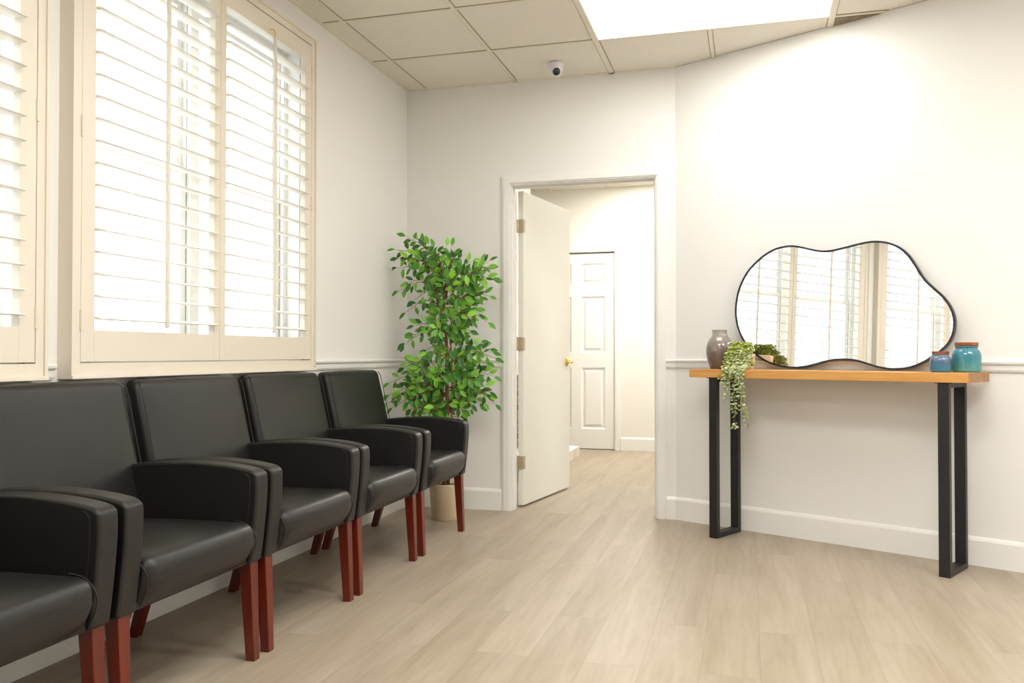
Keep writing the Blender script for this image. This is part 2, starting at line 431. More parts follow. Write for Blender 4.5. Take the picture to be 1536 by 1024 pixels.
# open door leaf (swings into the hall)
th = R(81.2)
d = thing('door_1', 'cream flush door standing open into the hall', 'door', (DX0+.008, .138, 0), th); d['kind'] = 'structure'
obj('door_leaf', B((.006, .845, -.038, 0, .012, 2.02)), M_door, d, bevel=.002, seg=2)
for z in (1.795, 1.04, .283):
    hb = bmesh.new(); tube(hb, [(0, .000, z-.044), (0, .000, z+.044)], .0065, 10)
    box(hb, -.001, .007, -.034, -.004, z-.042, z+.042)
    box(hb, .004, .030, -.0395, -.0375, z-.042, z+.042)
    obj('hinge', hb, M_hinge, d)
def lever(sign):
    bm = bmesh.new()
    # sign -1: room side (local -y), +1: other side
    y0 = -.038 if sign < 0 else 0
    rings = []
    prof = [(.0, .0), (.033, .0), (.033, .004), (.026, .009), (.014, .012), (.011, .022), (.011, .045), (.0, .047)]
    tmp = bmesh.new(); lathe(tmp, prof, 24)
    Mx = Matrix.Translation((.785, y0, .92)) @ Matrix.Rotation(R(90)*(1 if sign < 0 else -1), 4, 'X')
    bmesh.ops.transform(tmp, matrix=Mx, verts=tmp.verts)
    me = bpy.data.meshes.new('t'); tmp.to_mesh(me); tmp.free(); bm.from_mesh(me); bpy.data.meshes.remove(me)
    yo = y0+sign*.042
    tube(bm, spline([(.785, yo, .92), (.76, yo+sign*.006, .922), (.72, yo+sign*.004, .916), (.685, yo+sign*.001, .922)], 5), .008, 10, r1=.0055)
    return bm
for sgn in (-1, 1):
    obj('door_handle', lever(sgn), M_brass, d, smooth=True)['label'] = 'brass lever handle'
obj('latch_plate', B((.8445, .8465, -.030, -.008, .87, .97)), M_brass, d)

# six panel door at the end of the hall
bm = bmesh.new()
xs = [.105, .355, .455, .705]; zs = [(.20, .83), (.98, 1.56), (1.68, 1.90)]
def panel_door(bm, w, h):
    fx = [0, xs[0], xs[1], xs[2], xs[3], w]; fz = [0, zs[0][0], zs[0][1], zs[1][0], zs[1][1], zs[2][0], zs[2][1], h]
    for i in range(5):
        for j in range(7):
            x0, x1, z0, z1 = fx[i], fx[i+1], fz[j], fz[j+1]
            if i in (1, 3) and j in (1, 3, 5):
                # sunk moulding then raised field
                def q(e0, y0, e1, y1):
                    a = [(x0+e0, y0, z0+e0), (x1-e0, y0, z0+e0), (x1-e0, y0, z1-e0), (x0+e0, y0, z1-e0)]
                    b = [(x0+e1, y1, z0+e1), (x1-e1, y1, z0+e1), (x1-e1, y1, z1-e1), (x0+e1, y1, z1-e1)]
                    A = [bm.verts.new(v) for v in a]; Bq = [bm.verts.new(v) for v in b]
                    for k in range(4): bm.faces.new((A[k], A[(k+1) % 4], Bq[(k+1) % 4], Bq[k]))
                    return Bq
                q(0, 0, .016, .014); q(.016, .014, .030, .014); bm.faces.new(q(.030, .014, .048, .003))
            else:
                bm.faces.new([bm.verts.new(v) for v in ((x0, 0, z0), (x1, 0, z0), (x1, 0, z1), (x0, 0, z1))])
    bmesh.ops.remove_doubles(bm, verts=bm.verts, dist=1e-5)
panel_door(bm, .80, 2.0)
bk = box(bm, 0, .80, .0145, .035, 0, 2.0)
d2 = obj('door_2', bm, M_trim, loc=(FDX0+.005, HY1+.012, .008)); struct(d2, 'white six-panel door at the end of the hall', 'door')

# fireplace breast and raised hearth in the hall
bx, by0, by1 = .13, 1.25, 2.72
t = thing('fireplace', 'brick fireplace with a dark firebox, glimpsed in the hall behind the open door', 'fireplace', (0, 0, 0))
obj('chimney_breast', B((HX0+.002, bx, by0, by1, .92, H-.006)), M_hall, t)
obj('brick_surround', B((HX0+.002, bx, by0, by0+.12, .115, .92), (HX0+.002, bx, by1-.08, by1, .115, .92), (HX0+.002, bx, by0+.12, by1-.08, .79, .92), (HX0+.002, HX0+.1, by0+.12, by1-.08, .115, .79)), M_brickw, t)
obj('firebox', B((bx-.30, bx-.04, by0+.121, by1-.081, .116, .789)), M_brickd, t)
obj('hearth', B((HX0+.002, .565, 1.2, 2.93, 0, .095)), M_brickw, t, bevel=.004)
obj('hearth_base', B((HX0+.002, .12, 1.25, 2.72, .0951, .1149)), M_brickw, t)

# ------------------------------------------------------------------ windows and plantation shutters
def window(name, yr):
    y0, y1 = yr; w = bpy.data.objects.new(name, None); COL.objects.link(w); struct(w)
    w.location = (-.1, (y0+y1)/2, WZ[0]); hw = (y1-y0)/2; hz = WZ[1]-WZ[0]
    M_sash = M_trim
    # outer frame and mullions
    f = .032
    obj('window_frame', B((-.03, .03, -hw, -hw+f, 0, hz), (-.03, .03, hw-f, hw, 0, hz), (-.03, .03, -hw+f, hw-f, 0, f), (-.03, .03, -hw+f, hw-f, hz-f, hz),
                          (-.03, .03, -.026, .026, f, hz-f)), M_sash, w)
    for a, b in ((-hw+f, -.026), (.026, hw-f)):
        s = bmesh.new(); g = bmesh.new()
        for z0, z1, dx in ((f, hz*.5+.015, .0), (hz*.5-.015, hz-f, -.022)):
            box(s, dx-.01, dx+.01, a, a+.035, z0, z1); box(s, dx-.01, dx+.01, b-.035, b, z0, z1)
            box(s, dx-.01, dx+.01, a+.035, b-.035, z0, z0+.03); box(s, dx-.01, dx+.01, a+.035, b-.035, z1-.03, z1)
            box(g, dx-.002, dx+.002, a+.035, b-.035, z0+.03, z1-.03)
        so = obj('sash', s, M_sash, w); obj('pane', g, M_glass, so)
        sh = bmesh.new(); box(sh, .010, .012, a-.002, a+.002, f, hz-f); box(sh, .010, .012, b-.002, b+.002, f, hz-f)
        obj('weather_strip', sh, mat('blue grey seal', (.25, .32, .34, 1), .7), w)
    return w
window('window_1', W1); window('window_2', W2)

SW = .50    # half-scale helper
def shutter(label, y0, y1):
    """frame outer y0..y1, standing proud of the wall"""
    z0, z1 = .895, 2.545; X = .05
    t = thing('plantation_shutter', label, 'shutter', (0, (y0+y1)/2, z0), 0, 'plantation shutters on the window wall')
    hw = (y1-y0)/2; hz = z1-z0; fw = .042
    bm = bmesh.new()
    for a, b, c, e in ((-hw, -hw+fw, 0, hz), (hw-fw, hw, 0, hz), (-hw+fw, hw-fw, 0, .05), (-hw+fw, hw-fw, hz-fw, hz)):
        box(bm, 0, X, a, b, c, e)
    # thin raised bead round the outside of the frame
    e = .012
    for a, b, c, g in ((-hw, -hw+e, 0, hz), (hw-e, hw, 0, hz), (-hw+e, hw-e, 0, e), (-hw+e, hw-e, hz-e, hz)):
        box(bm, X, X+.006, a, b, c, g)
    box(bm, X+.006, X+.010, -hw, hw, 0, .010)
    obj('frame', bm, M_cream, t)
    pz0, pz1 = .054, hz-fw-.004
    oz0, oz1 = 1.054-z0, 2.420-z0       # louver opening
    gap = .002
    P = [(-hw+fw+gap, -gap/2, 1), (gap/2, hw-fw-gap, -1)]
    for a, b, side in P:
        st = .060 if True else 0; cs = .038
        l = a+(st if side > 0 else cs); r = b-(cs if side > 0 else st)
        x0, x1 = .022, .050
        bm = B((x0, x1, a, l, pz0, pz1), (x0, x1, r, b, pz0, pz1), (x0, x1, l, r, pz0, oz0), (x0, x1, l, r, oz1, pz1))
        p = obj('shutter_panel', bm, M_cream, t, bevel=.0015, seg=2)
        # louvers
        lb = bmesh.new(); n = 18; pitch = (2.346-1.095)/17
        for k in range(n):
            zc = 1.095-z0+pitch*k; tl = R(7)
            prof = []
            hwid = .040; tt = .0052
            for q in range(12):
                an = 2*math.pi*q/12; cx = math.copysign(abs(math.cos(an))**.8, math.cos(an))*hwid; cz = math.sin(an)*tt
                prof.append((.036+cx*math.cos(tl)+cz*math.sin(tl), zc-cx*math.sin(tl)+cz*math.cos(tl)))
            prism(lb, prof, l+.001, r-.001, 'y')
        obj('louver_slats', lb, M_slat, p, smooth=False)
        rb = bmesh.new(); yc = l+(r-l)*(.5)
        box(rb, .074, .086, yc-.008, yc+.008, oz0+.015, oz1-.02)
        obj('tilt_rod', rb, M_cream, p, bevel=.003, seg=2)
        hk = bmesh.new(); tube(hk, spline([(.050, yc, oz1+.02), (.066, yc, oz1+.018), (.078, yc, oz1+.004), (.078, yc, oz1-.02)], 4), .0022, 6)
        obj('rod_hook', hk, M_brass, p)
        yh = a-gap/2 if side > 0 else b+gap/2
        for zc in (2.36, 1.715, 1.085):
            hb = bmesh.new(); tube(hb, [(.0525, yh, zc-z0-.034), (.0525, yh, zc-z0+.034)], .0048, 8)
            obj('hinge', hb, M_cream, p)
    # dark shadow strip behind the gaps (the rebate)
    for a in (-hw+fw-.001, hw-fw-.004): obj('rebate_shade_strip', B((.002, .012, a, a+.005, .05, hz-fw)), M_creamline, t)
    return t
shutter('cream plantation shutter pair fully in view behind the row of armchairs', -2.882, -1.298)
shutter('cream plantation shutter pair cut off by the left edge of the photo', -4.558, -2.976)

# ------------------------------------------------------------------ armchairs
def make_chair(label):
    t = thing('armchair', label, 'chair', (0, 0, 0), 0, 'black leather armchairs in a row under the windows')
    # seat cushion
    def fs(p):
        u = (p.x+.25)/.5; x = .395+p.x; z = .383+p.z
        if p.z > 0: z += .014*(1-(p.y/.25)**2)*math.sin(math.pi*min(1, max(0, u))**.8)
        z -= .010*(1-u)*(1 if p.z > 0 else 0)
        if p.x > .17 and p.z < 0: x -= .035*(-p.z/.07)*((p.x-.17)/.08)
        if p.x > 0: x += .008*(1-(p.y/.25)**2)
        return Vector((x, p.y, z))
    s = obj('seat', cushion(.25, .252, .07, .042, fs), M_leather, t, smooth=True)
    for sy in (-1, 1):
        bm = bmesh.new(); y = sy*.2535
        tube(bm, spline([(.56, y-sy*.008, .450), (.605, y-sy*.004, .440), (.636, y-sy*.004, .405), (.634, y-sy*.004, .365), (.615, y-sy*.006, .325)], 5), .0022, 6)
        obj('seam', bm, M_seam, s)
    # backrest: leans back, straight sides
    def fb(p):
        v = (p.z+.27)/.54                  # 0 bottom .. 1 top
        xf = .222-.125*v; th_ = .095-.030*v  # front face x and thickness
        fx = (p.x+.05)/.10
        x = xf-th_*(1-fx)
        wob = (1-(p.y/.308)**2)*math.sin(math.pi*min(1, max(0, v)))
        if fx > .5: x += .014*wob
        return Vector((x, p.y*(1+.0*v), (.358+.53*v)-.004*(p.y/.29)**2*v))
    b = obj('backrest', cushion(.05, .308, .27, .03, fb), M_leather, t, smooth=True)
    for sy in (-1, 1):
        bm = bmesh.new(); y = sy*.302
        tube(bm, spline([(.180, y, .56), (.160, y, .64), (.133, y, .76), (.110, y, .853), (.095, y-sy*.006, .877)], 5), .002, 6)
        obj('seam', bm, M_seam, b)
    
    # arms: one upholstered panel each, arched top, rounded front corner, running down into the front post
    top = spline([(.105, .0, .604), (.25, 0, .620), (.40, 0, .627), (.52, 0, .621), (.60, 0, .610), (.627, 0, .599), (.636, 0, .578), (.634, 0, .50), (.624, 0, .40), (.612, 0, .312)], 4)
    for sy in (-1, 1):
        out = [(p.x, p.z) for p in top]+[(.565, .306), (.54, .318), (.20, .318), (.135, .33)]
        bm = bmesh.new(); y0, y1 = sorted((sy*.257, sy*.325)); prism(bm, out, y0, y1, 'y')
        a = obj('armrest', bm, M_leather, t, bevel=.010, seg=4)
        for yy in (sy*.2562, sy*.3258):
            bm = bmesh.new()
            tube(bm, [Vector((p.x-.026-(.0 if p.z > .57 else .0), yy, p.z-.008*(1 if p.z > .57 else 0))) for p in top[18:-1]], .0018, 6)
            obj('seam', bm, M_seam, a)
        # legs
        bm = bmesh.new(); frustum(bm, (.600, sy*.294, 0), (.016, .016), (.582, sy*.293, .335), (.022, .022))
        obj('leg', bm, M_wood, t, bevel=.003, seg=2)
        bm = bmesh.new(); frustum(bm, (.082, sy*.290, 0), (.0165, .0165), (.180, sy*.288, .335), (.024, .0215))
        obj('leg', bm, M_wood, t, bevel=.003, seg=2)
    obj('seat_rail', B((.17, .60, -.256, .256, .312, .34)), M_seam, t)
    return t
def copy_tree(o, parent=None):
    c = o.copy(); COL.objects.link(c); c.parent = parent
    for ch in list(o.children): copy_tree(ch, c)
    return c
CL = ['black leather armchair at the far end of the row, beside the potted ficus',
      'black leather armchair second from the ficus tree',
      'black leather armchair in the middle of the row of five',
      'black leather armchair second from the camera, its backrest at the left edge of the photo',
      'black leather armchair nearest the camera, only its seat corner and arm in the photo']
proto = make_chair(CL[0])
for i, (yc, lb) in enumerate(zip((-.955, -1.650, -2.325, -2.998, -3.672), CL)):
    o = proto if i == 0 else copy_tree(proto)
    o.location = (0, yc, 0); o['label'] = lb

# ------------------------------------------------------------------ leaves
def add_leaf(bm, lay, p, d, up, L, W, cin, cout, fold=.12, droop=.15):
    d = d.normalized(); s = d.cross(up)
    if s.length < 1e-4: s = d.cross(Vector((1, 0, 0)))
    s.normalize(); n = s.cross(d).normalized()
    st = [(0, .04), (.18, .62), (.42, 1.0), (.68, .78), (.88, .30), (1, 0)]
    mid = []; lf = []; rt = []; li = []; ri = []
    for t, w in st:
        c = p+d*L*t-n*droop*L*t*t
        mid.append(bm.verts.new(c))
        if w > 0:
            lf.append(bm.verts.new(c+s*W*.5*w+n*fold*W*w)); rt.append(bm.verts.new(c-s*W*.5*w+n*fold*W*w))
            li.append(bm.verts.new(c+s*W*.36*w+n*fold*.7*W*w)); ri.append(bm.verts.new(c-s*W*.36*w+n*fold*.7*W*w))
    def face(vs, cols):
        f = bm.faces.new(vs); f.smooth = True
        for l, c in zip(f.loops, cols): l[lay] = c
    for i in range(len(st)-2):
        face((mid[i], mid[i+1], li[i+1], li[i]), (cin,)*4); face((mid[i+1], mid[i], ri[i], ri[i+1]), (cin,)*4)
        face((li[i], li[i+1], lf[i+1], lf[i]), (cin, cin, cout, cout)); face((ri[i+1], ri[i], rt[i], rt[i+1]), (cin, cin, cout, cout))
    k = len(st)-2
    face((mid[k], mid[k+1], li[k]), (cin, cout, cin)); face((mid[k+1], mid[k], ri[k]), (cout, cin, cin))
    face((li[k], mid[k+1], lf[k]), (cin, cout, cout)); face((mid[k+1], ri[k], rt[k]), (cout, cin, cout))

def leafobj(name, bm, m, parent, thing_=None):
    me = bpy.data.meshes.new(name); bm.to_mesh(me); bm.free(); me.materials.append(m)
    o = bpy.data.objects.new(name, me); COL.objects.link(o); o.parent = parent
    return o

# ------------------------------------------------------------------ potted ficus
fx, fy = .395, -.345
t = thing('potted_ficus', 'artificial ficus tree with variegated leaves in a cream pot in the corner', 'plant', (fx, fy, 0))
bm = bmesh.new(); lathe(bm, [(0, .0), (.082, .0), (.086, .004), (.1, .205), (.1, .212), (.093, .212), (.090, .19), (0, .188)], 56)
obj('pot', bm, M_potc, t, smooth=True)
bm = bmesh.new(); lathe(bm, [(0, .1885), (.0895, .1885), (.085, .196), (0, .205)], 32)
obj('soil', bm, M_soil, t, smooth=True)
rnd = random.Random(5)
tb = bmesh.new()
trunk = spline([(0, 0, .19), (.0, .01, .45), (.008, .0, .65), (.004, 0, .9), (-.003, 0, 1.15), (-.02, 0, 1.35)], 6)
tube(tb, trunk, .017, 10, r1=.006)
trunk2 = spline([(-.02, .01, .19), (-.035, .02, .6), (-.048, .015, .85), (-.052, .01, 1.02), (-.03, .0, 1.22), (.02, 0, 1.38)], 5)
tube(tb, trunk2, .009, 8, r1=.004)
trunk3 = spline([(.02, -.01, .19), (.042, -.02, .6), (.045, -.02, .85), (.03, 0, 1.1), (.06, 0, 1.3)], 5)
tube(tb, trunk3, .007, 8, r1=.003)
lb = bmesh.new(); lay = lb.loops.layers.float_color.new('Col')
dark = [srgb(46, 98, 34), srgb(62, 120, 38), srgb(76, 140, 42), srgb(96, 158, 48)]
lime = [srgb(110, 175, 40), srgb(132, 196, 52)]
def ficus_spray(start, tip, n, tw=.12):
    a = Vector(start); b = Vector(tip)
    mid = (a+b)/2+Vector((rnd.uniform(-.01, .01), rnd.uniform(-.02, .02), .35*abs(b.x-a.x)*.5+.01))
    pts = spline([a, mid, b], 6)
    tube(tb, pts, .0028, 5, r1=.0011)
    n = int(n*1.35)
    for k in range(n):
        f = .25+.75*(k+.5)/n; q = pts[min(len(pts)-1, int(f*(len(pts)-1)))]
        tdir = (pts[-1]-pts[-4]).normalized()
        side = (1 if k % 2 else -1)
        perp = tdir.cross(Vector((rnd.uniform(-.4, .4), -1, rnd.uniform(-.4, .4)))).normalized()
        if k == n-1: d_ = tdir; q = pts[-1]
        else: d_ = (tdir*rnd.uniform(.2, .8)+perp*side*rnd.uniform(.5, 1)+Vector((rnd.uniform(-.35, .35), rnd.uniform(-.6, .45), rnd.uniform(-.35, .25)))).normalized()
        # short petiole
        q2 = q+d_*.012
        tube(tb, [q, q2], .0008, 4)
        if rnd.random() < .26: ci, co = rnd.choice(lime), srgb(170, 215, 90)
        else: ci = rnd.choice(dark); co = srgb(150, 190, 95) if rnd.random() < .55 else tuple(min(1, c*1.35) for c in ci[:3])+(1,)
        d_.y *= .45; d_.z -= .12; d_.normalize()
        upv = Vector((rnd.uniform(-.3, .8), rnd.uniform(-1.5, -.7), rnd.uniform(-.1, .9)))
        Lf = rnd.uniform(.048, .068)
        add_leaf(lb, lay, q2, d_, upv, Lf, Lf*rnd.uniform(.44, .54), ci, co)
# targets in world x / z (depth follows), measured from the trunk
def px(x, z): return x-fx, z
tips = [ # (x, z, from-z on trunk, leaves)
 (.14, 1.74, 1.45, 9), (.09, 1.66, 1.4, 8), (.20, 1.72, 1.45, 8), (.06, 1.56, 1.38, 8), (.13, 1.60, 1.38, 8), (.22, 1.62, 1.4, 9),
 (.27, 1.66, 1.4, 8), (.35, 1.65, 1.4, 9), (.44, 1.66, 1.4, 9), (.50, 1.60, 1.38, 9), (.56, 1.58, 1.36, 8), (.66, 1.585, 1.36, 8),
 (.72, 1.53, 1.35, 8), (.76, 1.46, 1.32, 8), (.68, 1.47, 1.32, 8), (.60, 1.50, 1.32, 9), (.52, 1.48, 1.3, 9), (.42, 1.52, 1.3, 9), (.33, 1.53, 1.3, 8),
 (.09, 1.42, 1.32, 6), (.15, 1.46, 1.32, 6), (.13, 1.29, 1.26, 5), (.66, 1.38, 1.27, 8), (.64, 1.27, 1.22, 8), (.58, 1.37, 1.25, 9), (.48, 1.36, 1.22, 9), (.37, 1.40, 1.2, 9), (.28, 1.40, 1.2, 7),
 (.70, 1.22, 1.18, 5), (.56, 1.25, 1.15, 9), (.46, 1.25, 1.12, 9), (.36, 1.27, 1.12, 9), (.27, 1.30, 1.12, 7), (.24, 1.20, 1.1, 7), (.50, 1.17, 1.07, 9), (.40, 1.18, 1.07, 9), (.32, 1.16, 1.04, 7), (.57, 1.17, 1.05, 7),
 (.10, 1.085, 1.10, 5), (.20, 1.10, 1.08, 4), (.26, 1.06, 1.0, 3), (.42, 1.03, .98, 4), (.34, 1.04, .95, 3), 
 (.60, 1.10, .90, 7), (.66, 1.06, .88, 8), (.56, 1.02, .86, 7), (.76, 1.01, .88, 7), (.68, .98, .86, 7), (.60, .96, .84, 8), (.70, .90, .82, 9), (.62, .88, .80, 8),
 (.72, .82, .80, 8), (.66, .80, .78, 8), (.60, .74, .74, 6), (.72, .74, .78, 6), (.52, .92, .80, 8), (.50, .82, .76, 7), (.54, .76, .72, 7),
 (.10, .95, .84, 8), (.17, .98, .84, 8), (.22, .93, .82, 8), (.06, .86, .78, 6), (.30, .90, .80, 8), (.15, .86, .78, 8), (.38, .90, .80, 9), (.44, .93, .82, 8), (.27, .84, .76, 8),
 (.03, .79, .74, 8), (.07, .74, .72, 8), (.12, .79, .74, 8), (.04, .71, .70, 7), (.14, .70, .70, 8), (.22, .76, .72, 8), (.20, .67, .68, 6), (.30, .76, .70, 8), (.38, .80, .72, 8), (.34, .68, .66, 6),
 (.45, .76, .70, 7), (.48, .70, .68, 6), (.44, .64, .62, 4), (.28, .64, .64, 4)]
for (x, z, z0, n) in tips:
    x = max(x, .07)
    dx = x-fx; sp = .17*(1-min(1, abs(dx)/.40)*.5)
    yy = rnd.uniform(-sp, min(sp, .22))
    base = rnd.choice((trunk, trunk2 if dx < 0 else trunk3))
    q = min(base, key=lambda v: abs(v.z-z0))
    ficus_spray(q, (dx*(.86 if dx > 0 else 1.03), yy, z-.055), n)
    if rnd.random() < .7 and not (dx < 0 and 1.04 < z < 1.32): ficus_spray(q, (dx*rnd.uniform(.4, .85), rnd.uniform(-sp, min(sp, .2)), z-.03+rnd.uniform(-.09, .01)), 5)
for v in lb.verts: v.co.x = max(v.co.x, .012-fx)
for v in tb.verts: v.co.x = max(v.co.x, .012-fx)
obj('trunk', tb, M_bark, t, smooth=True)
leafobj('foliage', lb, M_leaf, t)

# ------------------------------------------------------------------ console table and what stands on it
TA = R(28.5); TO = Vector((1.923, -.462, 0))
TM = Matrix.Translation(TO) @ Matrix.Rotation(-TA, 4, 'Z')      # local x along the table, local -y to the room
def tw(u, v, z=0):                                             # v: positive to the room
    return TM @ Vector((u, -v, z))
TZ = .893
t = thing('console_table', 'narrow oak-topped console table with black steel legs against the right wall', 'table', TO, -TA)
tp = obj('tabletop', B((-.115, 1.272, -.010, .292, TZ-.043, TZ)), [M_oak, M_endgrain], t, bevel=.002, seg=2)
for f in tp.data.polygons:
    if abs(f.normal.x) > .9: f.material_index = 1
for u0 in (0, 1.142):
    bm = B((u0, u0+.047, 0, .030, .0, TZ-.047), (u0, u0+.047, .222, .252, .0, TZ-.047), (u0, u0+.047, .030, .222, 0, .028), (u0, u0+.047, .030, .222, TZ-.067, TZ-.047),
           (u0-.012, u0+.059, .002, .250, TZ-.047, TZ-.0432))
    obj('leg', bm, M_steel, t, bevel=.0015, seg=2)['label'] = 'black steel U-shaped leg'

# mirror
OUT = [(-0.572, 0.306), (-0.567, 0.37), (-0.555, 0.432), (-0.53, 0.489), (-0.495, 0.542), (-0.451, 0.582), (-0.399, 0.621), (-0.343, 0.647), (-0.288, 0.656), (-0.237, 0.656), (-0.191, 0.645), (-0.13, 0.624), (-0.078, 0.611), (-0.03, 0.61), (0.033, 0.62), (0.11, 0.634), (0.159, 0.64), (0.203, 0.639), (0.251, 0.629), (0.294, 0.61), (0.33, 0.583), (0.361, 0.547), (0.386, 0.504), (0.411, 0.458), (0.434, 0.424), (0.469, 0.389), (0.51, 0.351), (0.539, 0.308), (0.556, 0.268), (0.563, 0.222), (0.558, 0.174), (0.539, 0.125), (0.507, 0.091), (0.454, 0.052), (0.401, 0.02), (0.347, 0.003), (0.284, -0.003), (0.22, 0.005), (0.162, 0.023), (0.102, 0.043), (0.027, 0.048), (-0.035, 0.039), (-0.097, 0.021), (-0.162, 0.005), (-0.218, -0.001), (-0.293, 0.006), (-0.363, 0.024), (-0.424, 0.056), (-0.478, 0.101), (-0.524, 0.155), (-0.558, 0.226)]
sc = .98
S0 = .978
P = [Vector((s, q+.0045, 0)) for s, q in OUT]
for _ in range(1): P = [(P[i-1]+P[i]*4+P[(i+1) % len(P)])/6 for i in range(len(P))]
P = spline(P, 4, True)
mt = thing('wavy_mirror', 'cloud-shaped mirror with a thin black rim leaning on the wall above the console table', 'mirror')
lean = R(2.5)
mdir = Vector((math.cos(R(28)), -math.sin(R(28)), 0)); min_ = Vector((-math.sin(R(28)), -math.cos(R(28)), 0))
org = wo+win*.066+wdir*S0+Vector((0, 0, TZ+.001))
# local axes: x along wall, y up the mirror, z out to the room
upv = Vector((-min_.x*math.sin(lean), -min_.y*math.sin(lean), math.cos(lean))); nrm = mdir.cross(upv)
if nrm.dot(win) < 0: nrm = -nrm
MM = Matrix((mdir, upv, nrm)).transposed().to_4x4(); MM.translation = org
mt.matrix_world = MM
n = len(P)
def offs(i, d):
    tq = (P[(i+1) % n]-P[i-1]).normalized(); return P[i]+Vector((tq.y, -tq.x, 0))*d
bm = bmesh.new()
# ring: outer radius P, inner P shrunk by 8 mm, from z=-.022 to z=.003
rings = [[bm.verts.new(Vector((offs(i, d).x, offs(i, d).y, z))) for i in range(n)] for d, z in ((0, -.022), (0, .003), (.0095, .003), (.0095, -.022))]
for a, b in ((0, 1), (1, 2), (2, 3), (3, 0)):
    for i in range(n): bm.faces.new((rings[a][i], rings[a][(i+1) % n], rings[b][(i+1) % n], rings[b][i]))
obj('mirror_frame', bm, M_frame, mt)
bm = bmesh.new()
top_ = [bm.verts.new(Vector((offs(i, .007).x, offs(i, .007).y, 0))) for i in range(n)]; bot = [bm.verts.new(Vector((offs(i, .007).x, offs(i, .007).y, -.006))) for i in range(n)]
bm.faces.new(top_); bm.faces.new(bot[::-1])
for i in range(n): bm.faces.new((top_[i], top_[(i+1) % n], bot[(i+1) % n], bot[i]))
obj('mirror_glass', bm, M_mirror, mt)

# grey ceramic vase
M_vase = glaze_mat('grey brown glaze', srgb(168, 160, 152), srgb(128, 116, 108), srgb(92, 80, 74), .0, .22)
prof = spline([Vector((r, 0, z)) for r, z in [(.0, .0), (.046, .0), (.056, .012), (.070, .06), (.074, .105), (.066, .145), (.048, .175), (.040, .195), (.041, .216)]], 5)
bm = bmesh.new(); lathe(bm, [(max(p.x, 0), p.z) for p in prof if p.z >= -1e-4 or p.x < .03]+[(.037, .2165), (.035, .195), (.03, .1), (0, .09)], 56)
o = obj('ceramic_vase', bm, M_vase, smooth=True, loc=tw(-.048, -.195, TZ)); o['label'] = 'grey-brown glazed bottle vase at the left end of the console table'; o['category'] = 'vase'

def jar(label, u, v, h, r, M_g):
    t = thing('ceramic_jar', label, 'jar', tw(u, v, TZ), 0, 'blue lidded jars on the console table')
    k = h
    prof = spline([Vector((a, 0, b)) for a, b in [(r*.90, .0), (r*.985, .006), (r, .022), (r, k*.50), (r*.97, k*.62), (r*.86, k*.73), (r*.76, k*.78), (r*.75, k*.84)]], 4)
    bm = bmesh.new(); lathe(bm, [(0, 0)]+[(p.x, p.z) for p in prof]+[(r*.83, k*.845), (r*.84, k*.872), (r*.72, k*.88), (r*.68, k*.8), (0, k*.7)], 48)
    obj('jar_body', bm, M_g, t, smooth=True)
    bm = bmesh.new(); lathe(bm, [(0, k*.86), (r*.66, k*.86), (r*.68, k*.885), (r*.78, k*.89), (r*.79, k*.985), (r*.76, k), (0, k)], 40)
    obj('cork_lid', bm, M_cork, t, bevel=.0015, seg=2)
    return t
M_g1 = glaze_mat('blue glaze', srgb(120, 130, 150), srgb(62, 104, 134), srgb(52, 122, 142), 0, .08)
M_g2 = glaze_mat('teal glaze', srgb(66, 134, 152), srgb(52, 124, 140), srgb(90, 150, 142), 0, .12)
jar('small dark-blue ceramic jar with a cork lid, in front of the larger jar', 1.124, -.105, .094, .045, M_g1)
jar('large teal ceramic jar with a cork lid at the right end of the console table', 1.208, -.185, .134, .060, M_g2)

# trailing plant in a pale planter
pc = tw(.125, -.155, TZ)
t = thing('trailing_plant', 'small pale planter of trailing yellow-green foliage spilling over the console table edge', 'plant', pc, -TA)
bm = bmesh.new(); lathe(bm, [(0, 0), (.046, 0), (.049, .004), (.056, .078), (.056, .082), (.051, .082), (.049, .07), (0, .069)], 40)
obj('planter', bm, mat('pale planter', srgb(236, 218, 190), .6, noise=(8, srgb(226, 204, 172), (1, 1, 6))), t, smooth=True)
bm = bmesh.new(); lathe(bm, [(0, .0695), (.0485, .0695), (.04, .075), (0, .078)], 24); obj('soil', bm, M_soil, t, smooth=True)
lb = bmesh.new(); lay = lb.loops.layers.float_color.new('Col'); sb = bmesh.new()
yel = [srgb(168, 178, 72), srgb(150, 166, 62), srgb(186, 192, 92), srgb(128, 148, 58)]
sage = [srgb(160, 172, 110), srgb(180, 190, 136), srgb(138, 152, 88), srgb(196, 204, 162)]
r2 = random.Random(9)
def vine(pts, n, pal, L0, L1):
    s = spline(pts, 8); tube(sb, s, .0011, 5, r1=.0006)
    for k in range(n):
        f = (k+.5)/n; i = min(len(s)-2, int(f*(len(s)-1))); q = s[i]; td = (s[i+1]-s[i]).normalized()
        an = r2.uniform(0, 6.28)
        for sd in (0, math.pi):
            d_ = Vector((math.cos(an+sd), math.sin(an+sd), r2.uniform(-.3, .2)))+td*.35
            c = r2.choice(pal); L = r2.uniform(L0, L1)
            add_leaf(lb, lay, q+d_.normalized()*.003, d_, Vector((r2.uniform(-.5, .5), -1, r2.uniform(.2, 1))), L, L*.72, c, tuple(min(1, x*1.12) for x in c[:3])+(1,), fold=.06, droop=.05)
